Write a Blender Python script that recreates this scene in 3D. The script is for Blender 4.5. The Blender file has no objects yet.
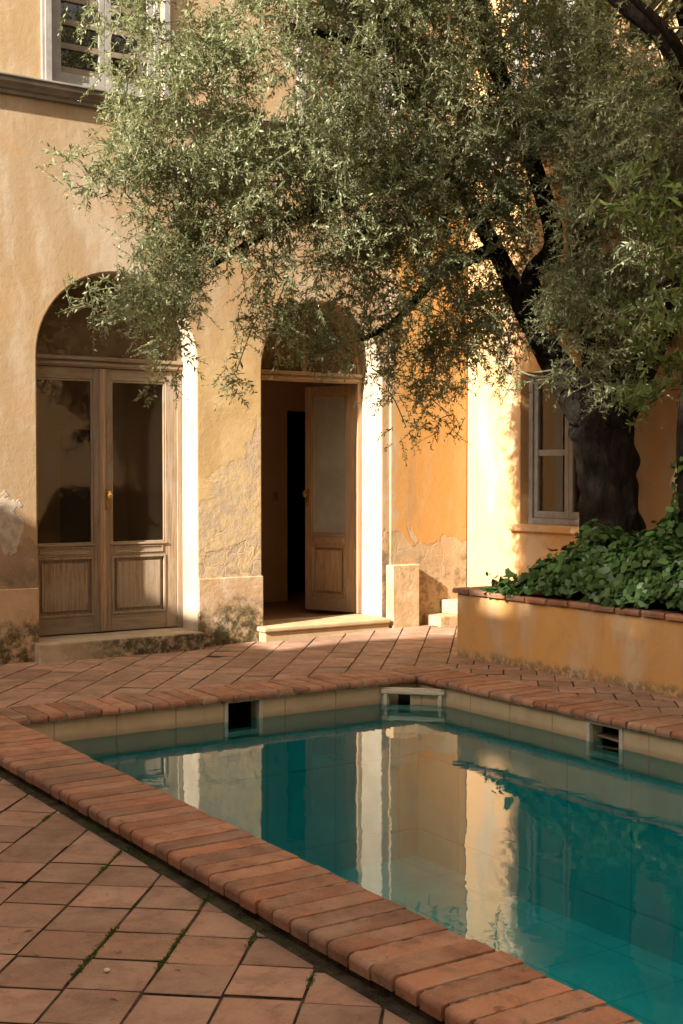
import bpy, bmesh, math, random
import numpy as np
from mathutils import Vector, Matrix, noise
random.seed(7)
rng = np.random.default_rng(11)
C = bpy.context.scene.collection
R = math.radians

# ---------------------------------------------------------------- materials
class NT:
    def __init__(s, name):
        s.m = bpy.data.materials.new(name); s.m.use_nodes = True
        s.t = s.m.node_tree; s.t.nodes.clear()
        s.out = s.t.nodes.new('ShaderNodeOutputMaterial')
        s._c = None
    def n(s, typ, ins=None, **kw):
        nd = s.t.nodes.new('ShaderNode' + typ)
        for k, v in kw.items(): setattr(nd, k, v)
        for k, v in (ins or {}).items(): s.set(nd.inputs[k], v)
        return nd
    def set(s, sock, v):
        if isinstance(v, bpy.types.NodeSocket): s.t.links.new(v, sock)
        elif isinstance(v, bpy.types.Node): s.t.links.new(v.outputs[0], sock)
        else: sock.default_value = v
    def co(s):
        if s._c is None: s._c = s.n('TexCoord').outputs['Object']
        return s._c
    def scaled(s, sx, sy, sz, loc=(0, 0, 0), rot=(0, 0, 0)):
        return s.n('Mapping', {'Vector': s.co(), 'Scale': (sx, sy, sz), 'Location': loc, 'Rotation': rot}).outputs[0]
    def noise(s, scale, detail=4, rough=.55, vec=None, dist=0.):
        return s.n('TexNoise', {'Vector': vec or s.co(), 'Scale': scale, 'Detail': detail, 'Roughness': rough, 'Distortion': dist}).outputs[0]
    def ramp(s, fac, lo, hi):
        return s.n('MapRange', {0: fac, 1: lo, 2: hi, 3: 0., 4: 1.}, interpolation_type='SMOOTHSTEP').outputs[0]
    def lin(s, fac, a, b, c, d):
        return s.n('MapRange', {0: fac, 1: a, 2: b, 3: c, 4: d}).outputs[0]
    def math(s, op, a, b=0., c=None):
        i = {0: a, 1: b}
        if c is not None: i[2] = c
        return s.n('Math', i, operation=op).outputs[0]
    def mix(s, fac, a, b, blend='MIX'):
        nd = s.n('Mix', None, data_type='RGBA', blend_type=blend)
        s.set(nd.inputs[0], fac)
        for k, v in ((6, a), (7, b)):
            s.set(nd.inputs[k], v if isinstance(v, (bpy.types.NodeSocket, bpy.types.Node)) else (*v, 1.))
        return nd.outputs[2]
    def xyz(s):
        return s.n('SeparateXYZ', {0: s.co()}).outputs
    def island(s):
        return s.n('NewGeometry').outputs['Random Per Island']
    def bump(s, h, strength, dist, normal=None):
        i = {'Height': h, 'Strength': strength, 'Distance': dist}
        if normal: i['Normal'] = normal
        return s.n('Bump', i).outputs[0]
    def pbr(s, col, rough=.8, normal=None, spec=.3, **extra):
        i = {'Base Color': col if not isinstance(col, tuple) else (*col, 1.), 'Roughness': rough, 'Specular IOR Level': spec}
        if normal: i['Normal'] = normal
        i.update(extra)
        b = s.n('BsdfPrincipled', i)
        s.t.links.new(b.outputs[0], s.out.inputs[0])
        return s.m

def stucco(name, top, mid, low, low_z, damp=True, patch=False, rough_pier=False, strong=None):
    k = NT(name); x, y, z = k.xyz()
    n1 = k.noise(.7, 5, .6); n2 = k.noise(2.6, 6, .62, dist=.6); n3 = k.noise(14, 5, .6); nv = k.noise(1.4, 5, .6, vec=k.scaled(1.6, 1.6, .5))
    c = k.mix(k.ramp(n1, .36, .64), mid, top)
    c = k.mix(k.math('MULTIPLY', k.ramp(nv, .48, .64), .62), c, (.46, .38, .29))       # bleached streaks
    c = k.mix(k.math('MULTIPLY', k.ramp(n2, .5, .66), .5), c, (.38, .24, .12))
    if strong:   # saturated ochre coat from xs rightwards
        xs, xe, ccol = strong
        m = k.math('MULTIPLY', k.ramp(k.math('ADD', x, k.math('MULTIPLY', k.math('SUBTRACT', n2, .5), .5)), xs - .06, xs + .06), k.ramp(z, 4.9, 4.2))
        c = k.mix(m, c, ccol)
        c = k.mix(k.math('MULTIPLY', k.math('MULTIPLY', m, k.ramp(k.noise(2.2, 6, .65, vec=k.scaled(1.8, 1.8, .6)), .47, .66)), .6), c, (.40, .26, .12))
    drip = k.math('MULTIPLY', k.ramp(k.noise(2.4, 6, .7, vec=k.scaled(3.2, 3.2, .22)), .54, .70), k.ramp(k.noise(.9, 4, .6), .42, .6))
    c = k.mix(k.math('MULTIPLY', drip, .42), c, (.27, .18, .11))
    h = k.math('ADD', k.math('MULTIPLY', n3, .5), k.math('MULTIPLY', k.noise(90, 3, .6), .22))
    h = k.math('ADD', h, k.math('MULTIPLY', k.noise(2.1, 4, .5), .45))
    # grey-brown render showing where the colour coat has gone near the ground
    edge = k.math('ADD', z, k.math('MULTIPLY', k.math('SUBTRACT', n2, .5), 1.3))
    lowm = k.ramp(edge, low_z + .03, low_z - .03)
    lowc = k.mix(k.ramp(k.noise(5, 6, .65), .35, .68), low, tuple(v * .72 for v in low))
    lowc = k.mix(k.math('MULTIPLY', k.ramp(k.noise(9, 4, .7), .55, .7), .6), lowc, (.46, .30, .12))
    if strong: lowc = k.mix(k.math('MULTIPLY', k.ramp(x, strong[0] - .1, strong[0]), .75), lowc, k.mix(k.ramp(k.noise(2.6, 6, .65), .38, .62), (.37, .26, .14), (.43, .33, .21)))
    c = k.mix(lowm, c, lowc)
    h = k.math('SUBTRACT', h, k.math('MULTIPLY', lowm, .45))
    vor = k.n('TexVoronoi', {'Vector': k.n('Mix', {0: .12, 4: k.co(), 5: k.n('TexNoise', {'Vector': k.co(), 'Scale': 6.}).outputs[1]}, data_type='VECTOR').outputs[1], 'Scale': 5.5}, feature='DISTANCE_TO_EDGE').outputs[0]
    crack = k.ramp(vor, .05, .0)
    h = k.math('SUBTRACT', h, k.math('MULTIPLY', k.math('MULTIPLY', crack, lowm), .18))
    if rough_pier:
        px = k.math('MULTIPLY', k.ramp(x, 5.3, 5.42), k.ramp(x, 6.2, 6.05))
        pm = k.math('MULTIPLY', px, k.ramp(z, 3.2, 2.4))
        blob = k.noise(2.6, 5, .55, dist=.4)
        c = k.mix(k.math('MULTIPLY', pm, .65), c, k.mix(k.ramp(blob, .35, .6), (.46, .30, .12), (.58, .41, .19)))
        r2 = k.math('MULTIPLY', pm, k.ramp(k.math('ADD', k.math('MULTIPLY', k.math('SUBTRACT', n2, .5), .9), k.math('SUBTRACT', z, k.math('MULTIPLY', k.math('SUBTRACT', x, 5.4), 1.1))), 1.42, 1.36))
        c = k.mix(k.math('MULTIPLY', r2, .85), c, k.mix(k.ramp(k.noise(7, 6, .7), .4, .62), (.40, .31, .22), (.50, .37, .20)))
        h = k.math('ADD', h, k.math('MULTIPLY', pm, k.math('MULTIPLY', blob, 1.0)))
        h = k.math('SUBTRACT', h, k.math('MULTIPLY', r2, .7))
        h = k.math('ADD', h, k.math('MULTIPLY', r2, k.math('MULTIPLY', k.noise(15, 6, .7), 1.0)))
    if patch:    # pale filler left of the first door
        d = k.n('VectorMath', {0: k.n('CombineXYZ', {0: x, 1: 0., 2: k.math('MULTIPLY', z, .62)}).outputs[0], 1: (3.60, 0., .72)}, operation='DISTANCE').outputs['Value']
        pm = k.ramp(k.math('ADD', d, k.math('MULTIPLY', k.math('SUBTRACT', k.noise(6, 4, .6), .5), .34)), .15, .135)
        c = k.mix(pm, c, k.mix(k.ramp(n3, .4, .6), (.44, .38, .32), (.34, .28, .22)))
        h = k.math('ADD', h, k.math('MULTIPLY', pm, .5))
    if name.startswith('planter'):
        gm = k.math('MULTIPLY', k.ramp(k.math('ADD', z, k.math('MULTIPLY', k.math('SUBTRACT', k.noise(5, 6, .7), .5), .22)), .10, .02), k.ramp(k.noise(16, 5, .7), .35, .55))
        c = k.mix(k.math('MULTIPLY', gm, .8), c, (.12, .115, .085))
        c = k.mix(k.math('MULTIPLY', k.ramp(k.noise(3.3, 6, .7), .52, .68), .45), c, (.40, .27, .15))
    if damp:
        dm = k.math('MULTIPLY', k.ramp(k.math('ADD', z, k.math('MULTIPLY', k.math('SUBTRACT', k.noise(4, 6, .7), .5), .6)), .82, .62), k.ramp(k.noise(12, 5, .7), .45, .62))
        c = k.mix(k.math('MULTIPLY', dm, .6), c, (.10, .085, .06))
    c = k.mix(k.math('MULTIPLY', k.ramp(k.noise(40, 3, .7), .6, .75), .25), c, (.25, .16, .09))
    return k.pbr(c, .92, k.bump(h, .55, .012), .15)

def wood(name, dark, light, axis='z', grey=(.27, .22, .17), wear=.5):
    k = NT(name); x, y, z = k.xyz()
    sc = (26, 26, 1.4) if axis == 'z' else (1.6, 26, 26)
    v = k.scaled(*sc); g = k.noise(1.6, 6, .65, vec=v, dist=.8); f = k.noise(5, 4, .7, vec=v)
    c = k.mix(k.ramp(g, .34, .66), dark, light)
    c = k.mix(k.math('MULTIPLY', k.ramp(k.noise(3.2, 5, .65), .42, .66), wear), c, grey)
    c = k.mix(k.math('MULTIPLY', k.ramp(f, .58, .72), .55), c, tuple(.45 * a for a in dark))
    lowz = k.math('MULTIPLY', k.ramp(k.math('ADD', z, k.math('MULTIPLY', k.noise(7), .5)), .95, .45), .55)
    c = k.mix(lowz, c, tuple(.5 * a for a in grey))
    return k.pbr(c, .75, k.bump(k.math('ADD', g, k.math('MULTIPLY', f, .6)), .5, .004), .25)

def plain(name, c1, c2, scale=6., rough=.7, bump=.25, bd=.004, spec=.25, stain=None, fine=50., **extra):
    k = NT(name); n = k.noise(scale, 6, .62); f = k.noise(fine, 4, .6)
    c = k.mix(k.ramp(n, .34, .66), c1, c2)
    if stain: c = k.mix(k.math('MULTIPLY', k.ramp(k.noise(scale * .6 + 1.3, 6, .7, dist=.8), .5, .68), stain[1]), c, stain[0])
    return k.pbr(c, rough, k.bump(k.math('ADD', n, k.math('MULTIPLY', f, .5)), bump, bd), spec, **extra)

def plinth_mat(name, c1, c2, side=False):
    k = NT(name); x, y, z = k.xyz(); n = k.noise(3.5, 6, .65, dist=.5); f = k.noise(30, 4, .65)
    c = k.mix(k.ramp(n, .35, .65), c1, c2)
    c = k.mix(k.math('MULTIPLY', k.ramp(k.noise(7, 5, .65), .5, .7), .5), c, (.52, .44, .35))
    zz = k.math('ADD', z, k.math('MULTIPLY', k.math('SUBTRACT', k.noise(4.2, 5, .7), .5), .9))
    m = k.math('MULTIPLY', k.ramp(zz, .46, .18), k.ramp(k.noise(10, 6, .75), .34, .56))
    if side: m = k.math('MULTIPLY', k.math('MULTIPLY', m, k.lin(k.n('SeparateXYZ', {0: k.n('NewGeometry').outputs['Normal']}).outputs[2], .2, .8, 1., .25)), k.ramp(x, 3.9, 4.7))
    c = k.mix(k.math('MULTIPLY', m, .92), c, k.mix(k.ramp(k.noise(23), .4, .6), (.030, .026, .016), (.055, .06, .022)))
    return k.pbr(c, .93, k.bump(k.math('ADD', n, k.math('MULTIPLY', f, .6)), .6, .01), .12)

def tile_mat(name, base, light, dark):
    k = NT(name); r = k.island(); x, y, z = k.xyz()
    vr = k.n('Mapping', {'Vector': k.co(), 'Location': k.n('CombineXYZ', {0: k.math('MULTIPLY', r, 91.), 1: k.math('MULTIPLY', r, 47.), 2: 0.}).outputs[0]}).outputs[0]
    c = k.mix(k.ramp(r, .1, .9), base, light)
    c = k.mix(1., c, k.n('CombineColor', {i: k.lin(k.math('FRACT', k.math('MULTIPLY', r, 57.7)), 0., 1., .74, 1.22) for i in range(3)}).outputs[0], 'MULTIPLY')
    r2 = k.math('FRACT', k.math('MULTIPLY', r, 17.31))
    c = k.mix(k.math('MULTIPLY', k.ramp(r2, .62, 1.), .75), c, dark)
    n = k.noise(7, 6, .65, vec=vr, dist=.4)
    c = k.mix(k.math('MULTIPLY', k.ramp(n, .42, .66), .55), c, tuple(.72 * a for a in dark))
    c = k.mix(k.math('MULTIPLY', k.ramp(k.noise(3, 5, .6, vec=vr), .45, .66), .45), c, (.38, .27, .20))
    c = k.mix(k.math('MULTIPLY', k.ramp(k.noise(1.1, 5, .65), .48, .66), .5), c, (.14, .095, .065))   # grime drifting over many tiles
    c = k.mix(k.math('MULTIPLY', k.ramp(k.noise(42, 6, .8), .54, .70), .45), c, (.10, .065, .045))
    c = k.mix(k.math('MULTIPLY', k.ramp(k.noise(150, 3, .75), .56, .68), .40), c, (.44, .33, .24))
    c = k.mix(k.math('MULTIPLY', k.ramp(k.noise(16, 7, .78, vec=vr, dist=.6), .56, .66), .5), c, tuple(.55 * a for a in dark))
    h = k.math('ADD', n, k.math('MULTIPLY', k.noise(70, 6, .75), .8))
    return k.pbr(c, k.lin(n, .3, .7, .55, .8), k.bump(h, .55, .006), .3)

def mortar_mat():
    k = NT('mossy_mortar')
    c = k.mix(k.ramp(k.noise(9, 5, .65), .4, .6), (.035, .027, .02), (.085, .065, .045))
    c = k.mix(k.math('MULTIPLY', k.ramp(k.noise(2.4, 5, .65), .52, .64), .8), c, (.04, .05, .014))
    return k.pbr(c, .95, k.bump(k.noise(60, 4, .7), .8, .01), .1)

def glass_mat(name, tint, rough=.02, refl=1.0, body=None, bodyf=0.):
    k = NT(name)
    t = k.n('BsdfTransparent', {0: (*tint, 1.)}); g = k.n('BsdfGlossy', {0: (1, 1, 1, 1), 'Roughness': rough})
    base = t.outputs[0]
    if body:
        d = k.n('BsdfDiffuse', {0: (*body, 1.)}); tr = k.n('BsdfTranslucent', {0: (*body, 1.)})
        dd = k.n('MixShader', {0: .4, 1: d.outputs[0], 2: tr.outputs[0]})
        fac = k.lin(k.noise(3, 5, .6), .3, .7, bodyf * .8, min(1., bodyf * 1.2))
        base = k.n('MixShader', {0: fac, 1: t.outputs[0], 2: dd.outputs[0]}).outputs[0]
    fr = k.n('Fresnel', {0: 1.5})
    o = k.n('MixShader', {0: k.math('MULTIPLY', fr, refl), 1: base, 2: g.outputs[0]})
    k.t.links.new(o.outputs[0], k.out.inputs[0]); return k.m

def water_mat():
    k = NT('pool_water')
    n = k.noise(2.2, 3, .5, vec=k.scaled(1, 1, 1), dist=.3)
    bm = k.bump(k.math('ADD', n, k.math('MULTIPLY', k.noise(8, 3, .55), .16)), .15, .012)
    t = k.n('BsdfTransparent', {0: (.54, .89, .90, 1.)}); g = k.n('BsdfGlossy', {0: (1, 1, 1, 1), 'Roughness': .004, 'Normal': bm})
    fr = k.n('Fresnel', {0: 1.333, 1: bm})
    o = k.n('MixShader', {0: fr.outputs[0], 1: t.outputs[0], 2: g.outputs[0]})
    k.t.links.new(o.outputs[0], k.out.inputs[0]); return k.m

def pool_tiles(name, c1, c2, joint, pitch=.3):
    k = NT(name); x, y, z = k.xyz()
    def grid(v):
        f = k.math('FRACT', k.math('DIVIDE', v, pitch)); return k.math('MINIMUM', f, k.math('SUBTRACT', 1., f))
    d = k.math('MINIMUM', grid(k.math('ADD', x, .07)), k.math('MINIMUM', grid(k.math('ADD', y, .11)), grid(k.math('ADD', z, .335 if pitch < .5 else .03))))
    c = k.mix(k.ramp(k.noise(3, 5, .6), .35, .65), c1, c2)
    if pitch < .5:                      # scum line at the water; teal below it paints in the dark reflection
        sc_ = k.math('MULTIPLY', k.ramp(k.math('ADD', z, k.math('MULTIPLY', k.math('SUBTRACT', k.noise(9, 5, .7), .5), .05)), -.135, -.185), .6)
        c = k.mix(sc_, c, (.20, .15, .085))
        c = k.mix(k.math('MULTIPLY', k.ramp(k.noise(2.2, 6, .7, vec=k.scaled(3, 3, .4)), .5, .7), .35), c, (.26, .19, .12))
        c = k.mix(k.ramp(z, -.192, -.202), c, (.05, .22, .20))
    c = k.mix(k.ramp(d, .016, .004), c, joint)
    return k.pbr(c, .5, k.bump(k.ramp(d, .0, .03), .4, .004), .4)

def leaf_mat(name, a, b, c3, trans=.3, rough=.5, spec=.35):
    k = NT(name); r = k.island()
    col = k.mix(k.ramp(r, .0, .7), a, b)
    col = k.mix(k.ramp(k.math('FRACT', k.math('MULTIPLY', r, 23.7)), .72, 1.), col, c3)
    p = k.n('BsdfPrincipled', {'Base Color': col, 'Roughness': rough, 'Specular IOR Level': spec})
    t = k.n('BsdfTranslucent', {0: k.mix(.5, col, tuple(min(1, v * 1.6) for v in (b[0], b[1], b[2] * .5)))})
    o = k.n('MixShader', {0: trans, 1: p.outputs[0], 2: t.outputs[0]})
    k.t.links.new(o.outputs[0], k.out.inputs[0]); return k.m

def bark_mat(name, a, b):
    k = NT(name); v = k.scaled(7, 7, 1.6); n = k.noise(2.5, 9, .75, vec=v, dist=.8); f = k.noise(26, 5, .65)
    c = k.mix(k.ramp(n, .35, .65), a, b)
    return k.pbr(c, .95, k.bump(k.math('ADD', n, k.math('MULTIPLY', f, .3)), 1., .05), .1)

M = dict(
    facade=stucco('ochre_stucco', (.36, .245, .132), (.335, .245, .152), (.30, .215, .14), .95, patch=True, rough_pier=True, strong=(7.62, 9, (.42, .225, .070))),
    jamb=plain('sunlit_tone_jamb', (.36, .29, .21), (.45, .37, .28), 3, .92, .4, .008, .12, stain=((.46, .34, .22), .5)),  # plaster made paler so sunlit whiteness sits in its colour
    wing=stucco('orange_stucco', (.61, .37, .17), (.57, .35, .17), (.60, .40, .2), -2, damp=False),
    planter=stucco('planter_stucco', (.52, .29, .105), (.47, .265, .105), (.42, .26, .12), -2, damp=False),
    far=stucco('pale_stucco', (.60, .42, .24), (.56, .40, .24), (.45, .33, .22), .8),
    plinth=plinth_mat('stained_plinth', (.40, .26, .14), (.47, .34, .22)),
    plinth_clean=plain('rendered_plinth', (.40, .27, .14), (.50, .37, .22), 5, .92, .7, .012, .12, stain=((.22, .15, .09), .7), fine=24.),
    cornice=plain('grey_stone', (.17, .155, .135), (.25, .225, .195), 4, .85, .3, .004, .2),
    step_stone=plinth_mat('stained_step', (.33, .26, .17), (.42, .34, .24), True),
    sill_stone=plain('travertine', (.28, .22, .15), (.40, .33, .24), 5, .85, .4, .006, .2, stain=((.05, .045, .03), .95)),
    sill_warm=plain('warm_stone', (.42, .32, .20), (.36, .26, .14), 5, .85, .4, .006, .2),
    wood_v=wood('weathered_wood', (.215, .15, .095), (.37, .275, .175), 'z', (.31, .26, .205), .75),
    wood_h=wood('weathered_rail_wood', (.215, .15, .095), (.37, .275, .175), 'x', (.31, .26, .205), .75),
    wood2_v=wood('brown_wood', (.33, .21, .115), (.50, .34, .20), 'z', (.36, .27, .19), .45),
    wood2_h=wood('brown_rail_wood', (.33, .21, .115), (.50, .34, .20), 'x', (.36, .27, .19), .45),
    brass=plain('worn_brass', (.42, .24, .07), (.30, .17, .06), 20, .45, .3, .002, .5, Metallic=.8),
    grey_paint=plain('grey_paint', (.22, .21, .20), (.28, .265, .25), 9, .6, .25, .003, .35),
    glass=glass_mat('brown_tinged_glass', (.74, .68, .58), .03, .3, (.30, .23, .16), .07),  # slight brown body brightens panes that look into a dim room
    fan_glass=glass_mat('brown_lifted_glass', (.72, .66, .56), .03, .22, (.42, .29, .17), .42),  # brown body put in to brighten the fanlight, the ceiling behind being unlit
    frosted=glass_mat('frosted_glass', (.55, .55, .48), .25, .6, (.66, .66, .58), .82),
    win_glass=glass_mat('window_glass', (.5, .45, .38), .01, 1.6, (.2, .17, .13), .08),
    interior=plain('brown_plaster', (.60, .40, .22), (.66, .46, .27), 2, .9, .2, .004, .15),
    int_floor=plain('terracotta_floor', (.26, .14, .07), (.32, .18, .1), 3, .5, .2, .003, .4),
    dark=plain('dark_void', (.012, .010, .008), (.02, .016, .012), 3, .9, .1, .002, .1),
    tile=tile_mat('terracotta_tile', (.30, .168, .112), (.35, .21, .146), (.215, .13, .092)),
    brick=tile_mat('coping_brick', (.30, .125, .068), (.35, .165, .095), (.16, .092, .066)),
    mortar=mortar_mat(),
    mortar_pale=plain('pale_mortar', (.32, .26, .2), (.05, .04, .03), 22, .95, .6, .006, .1),
    ground=plain('bare_earth', (.22, .15, .1), (.16, .11, .07), 1.5, .95, .5, .03, .1),
    pool=pool_tiles('teal_pool_tile', (.031, .36, .372), (.044, .42, .43), (.024, .28, .295), .6),
    band=pool_tiles('cream_pool_tile', (.44, .345, .23), (.39, .305, .20), (.24, .18, .12), .45),
    white=plain('white_plastic', (.42, .39, .33), (.36, .33, .27), 12, .45, .1, .002, .4),
    water=water_mat(),
    olive=leaf_mat('olive_leaf', (.095, .120, .058), (.205, .232, .125), (.38, .395, .265), .36),
    broad=leaf_mat('broad_leaf', (.05, .085, .02), (.10, .14, .04), (.17, .19, .065), .35, .42),
    far_leaf=leaf_mat('dark_leaf', (.045, .07, .02), (.07, .1, .03), (.1, .12, .045), .25),
    ivy=leaf_mat('ivy_leaf', (.028, .068, .018), (.055, .115, .03), (.10, .17, .05), .25, .42, .4),
    dry=leaf_mat('dry_leaf', (.13, .10, .05), (.22, .17, .09), (.30, .24, .14), .1),
    moss=leaf_mat('moss_blade', (.05, .08, .015), (.08, .11, .02), (.11, .13, .03), .2),
    bark=bark_mat('olive_bark', (.010, .008, .0065), (.027, .021, .016)),
    twig=plain('twig_bark', (.10, .10, .06), (.17, .165, .10), 9, .9, .3, .004, .15),
    soil=plain('dark_soil', (.05, .035, .022), (.09, .06, .04), 14, .95, .8, .02, .1),
    roof=plain('roof_tile', (.34, .17, .09), (.42, .24, .14), 4, .9, .6, .03, .15),
    window_backing=plain('ochre_backing', (.20, .12, .05), (.24, .15, .065), 3, .9, .2, .004, .1),  # ochre of the facade's reflection, painted on a sheet behind the panes
    slat=plain('brown_slat', (.15, .12, .09), (.20, .16, .12), 8, .7, .3, .003, .3),
    pebble=plain('pale_stone', (.6, .55, .48), (.5, .45, .4), 20, .8, .3, .002, .3),
)

# ---------------------------------------------------------------- mesh helpers
class MB:
    def __init__(s): s.v = []; s.f = []; s.mi = []
    def add(s, vs, fs, mi=0):
        o = len(s.v); s.v += [tuple(p) for p in vs]
        for f in fs: s.f.append([i + o for i in f]); s.mi.append(mi)
        return s
    def box(s, x0, x1, y0, y1, z0, z1, mi=0):
        v = [(x, y, z) for z in (z0, z1) for y in (y0, y1) for x in (x0, x1)]
        return s.add(v, [(0, 2, 3, 1), (4, 5, 7, 6), (0, 1, 5, 4), (1, 3, 7, 5), (3, 2, 6, 7), (2, 0, 4, 6)], mi)
    def prism(s, poly, fn, d0, d1, mi=0):
        """poly: 2D points; fn(u, v, d) -> 3D point; extruded between depths d0 and d1"""
        n = len(poly); vs = [fn(u, v, d0) for u, v in poly] + [fn(u, v, d1) for u, v in poly]
        fs = [list(range(n)), list(range(2 * n - 1, n - 1, -1))] + [(i, i + n, (i + 1) % n + n, (i + 1) % n) for i in range(n)]
        return s.add(vs, fs, mi)
    def ring(s, outer, inner, fn, d0, d1, mi=0, closed=True):
        n = len(outer); vs = [fn(*p, d) for d in (d0, d1) for q in (outer, inner) for p in q]
        fs = []
        for i in range(n if closed else n - 1):
            j = (i + 1) % n
            a, b, c, d = i, j, n + j, n + i; A, B, Cc, D = [2 * n + q for q in (a, b, c, d)]
            fs += [(a, b, c, d), (D, Cc, B, A), (a, A, B, b), (d, c, Cc, D)]
        if not closed:
            for i in (0, n - 1): fs.append((i, n + i, 3 * n + i, 2 * n + i))
        return s.add(vs, fs, mi)
    def tube(s, pts, rad, seg=8, mi=0, wob=0.):
        pts = [Vector(p) for p in pts]; vs = []; fs = []
        up = Vector((.31, .17, .93)); n = len(pts)
        for i, p in enumerate(pts):
            t = (pts[min(i + 1, n - 1)] - pts[max(i - 1, 0)]).normalized()
            a = t.cross(up)
            if a.length < .05: a = t.cross(Vector((1, 0, 0)))
            a.normalize(); b = t.cross(a)
            for k in range(seg):
                th = 2 * math.pi * k / seg; r = rad[i] * (1 + wob * math.sin(3 * th + i * .7) * .6 + wob * math.sin(5 * th - i * .45) * .5)
                vs.append(p + a * r * math.cos(th) + b * r * math.sin(th))
        for i in range(n - 1):
            for k in range(seg):
                k2 = (k + 1) % seg; fs.append((i * seg + k, i * seg + k2, (i + 1) * seg + k2, (i + 1) * seg + k))
        fs += [list(range(seg))[::-1], list(range((n - 1) * seg, n * seg))]
        return s.add(vs, fs, mi)
    def build(s, name, mats, parent=None, bevel=0., smooth=False, kind=None, xf=None, fix=True):
        me = bpy.data.meshes.new(name)
        vs = s.v if xf is None else [tuple(xf @ Vector(p)) for p in s.v]
        me.from_pydata(vs, [], s.f)
        for m in (mats if isinstance(mats, (list, tuple)) else [mats]): me.materials.append(M[m])
        me.polygons.foreach_set('material_index', s.mi)
        if fix:
            bm = bmesh.new(); bm.from_mesh(me); bmesh.ops.recalc_face_normals(bm, faces=bm.faces); bm.to_mesh(me); bm.free()
        if smooth: me.polygons.foreach_set('use_smooth', [True] * len(me.polygons))
        o = bpy.data.objects.new(name, me); C.objects.link(o)
        if parent: attach(o, parent)
        if bevel:
            b = o.modifiers.new('soft_edge', 'BEVEL'); b.width = bevel; b.segments = 2; b.limit_method = 'ANGLE'; b.angle_limit = R(35)
        if kind: o['kind'] = kind
        return o
def attach(o, parent):
    o.parent = parent
    o.matrix_parent_inverse = Matrix.Translation(parent.location).inverted() if parent.type == 'EMPTY' else Matrix.Identity(4)
def tag(o, label, cat, group=None):
    o['label'] = label; o['category'] = cat
    if group: o['group'] = group
    return o
def thing(name, label, cat, loc, group=None):
    o = bpy.data.objects.new(name, None); o.empty_display_size = .2; C.objects.link(o); o.location = loc
    return tag(o, label, cat, group)
XZ = lambda u, v, d: (u, d, v)          # facade: u along X, d is Y
YZ = lambda u, v, d: (d, u, v)          # wing: u along Y, d is X
def rect(a, b, c, d): return [(a, c), (b, c), (b, d), (a, d)]
def arch(a, b, zs, n=28, r=None):
    c = (a + b) / 2; r = (b - a) / 2
    return [(c - r * math.cos(math.pi * i / n), zs + r * math.sin(math.pi * i / n)) for i in range(n + 1)]
def holed(mb, u0, u1, v0, v1, holes, fn, d0, d1, mi=0):
    """a slab with rectangular holes, in butted prisms"""
    us = sorted({u0, u1, *[h[0] for h in holes], *[h[1] for h in holes]})
    for a, b in zip(us, us[1:]):
        hs = sorted([h for h in holes if h[0] <= a and h[1] >= b], key=lambda h: h[2]); v = v0
        for h in hs:
            if h[2] > v: mb.prism(rect(a, b, v, h[2]), fn, d0, d1, mi)
            v = h[3]
        if v < v1: mb.prism(rect(a, b, v, v1), fn, d0, d1, mi)

FY = 10.65; WX = 8.55                    # planes of the facade and of the wing
D1 = (3.863, 5.386, 2.63); D2 = (6.076, 7.465, 2.60)
TOP = 8.2

# ---------------------------------------------------------------- villa
villa = thing('villa', 'ochre villa with two arched wooden garden doors and a grey cornice under its upper windows', 'house', (5.5, FY, 0))
mb = MB()
poly = [(-6.0, -.2), (D1[0], -.2)] + arch(*D1) + [(D1[1], -.2), (D2[0], -.2)] + arch(*D2) + [(D2[1], -.2), (WX + .3, -.2), (WX + .3, 4.86), (-6.0, 4.86)]
mb.prism(poly, XZ, FY, FY + .42)
UW = [(4.00, 5.05, 4.957, 7.1), (6.55, 7.60, 4.957, 7.1)]
holed(mb, -6, WX + .3, 4.86, TOP, UW, XZ, FY, FY + .42)
wall = mb.build('wall', ['facade', 'jamb'], villa, bevel=.014)
for p in wall.data.polygons:              # door jambs paler than the facade, the sun's whiteness put into their colour
    if abs(p.normal.x) > .55 and p.center.z < 4 and D1[0] - .1 < p.center.x < D2[1] + .1: p.material_index = 1
mb = MB()                                 # thicker coat right of the second door
mb.box(7.56, WX, FY - .03, FY - .002, .0, 4.80)
mb.build('render_coat', 'facade', villa, bevel=.008)
# plinths
mb = MB(); mb.box(-6, D1[0] - .002, FY - .025, FY - .001, -.1, .632); mb.build('plinth', 'plinth', villa, bevel=.008)
mb = MB(); mb.box(D1[1] + .001, D2[0] - .001, FY - .03, FY - .001, -.1, .640); mb.build('plinth', 'plinth', villa, bevel=.008)
mb = MB(); mb.box(7.50, 7.83, FY - .16, FY - .032, -.1, .69); mb.build('plinth', 'plinth_clean', villa, bevel=.008)
# cornice
mb = MB()
prof = [(FY, 4.80), (FY - .03, 4.805), (FY - .03, 4.835), (FY - .055, 4.845), (FY - .07, 4.87), (FY - .105, 4.885), (FY - .105, 4.92), (FY - .125, 4.925), (FY - .125, 4.942), (FY, 4.952)]
mb.prism(prof, lambda u, v, d: (d, u, v), -6, WX - .002); mb.build('cornice', 'cornice', villa, bevel=.004)

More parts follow.
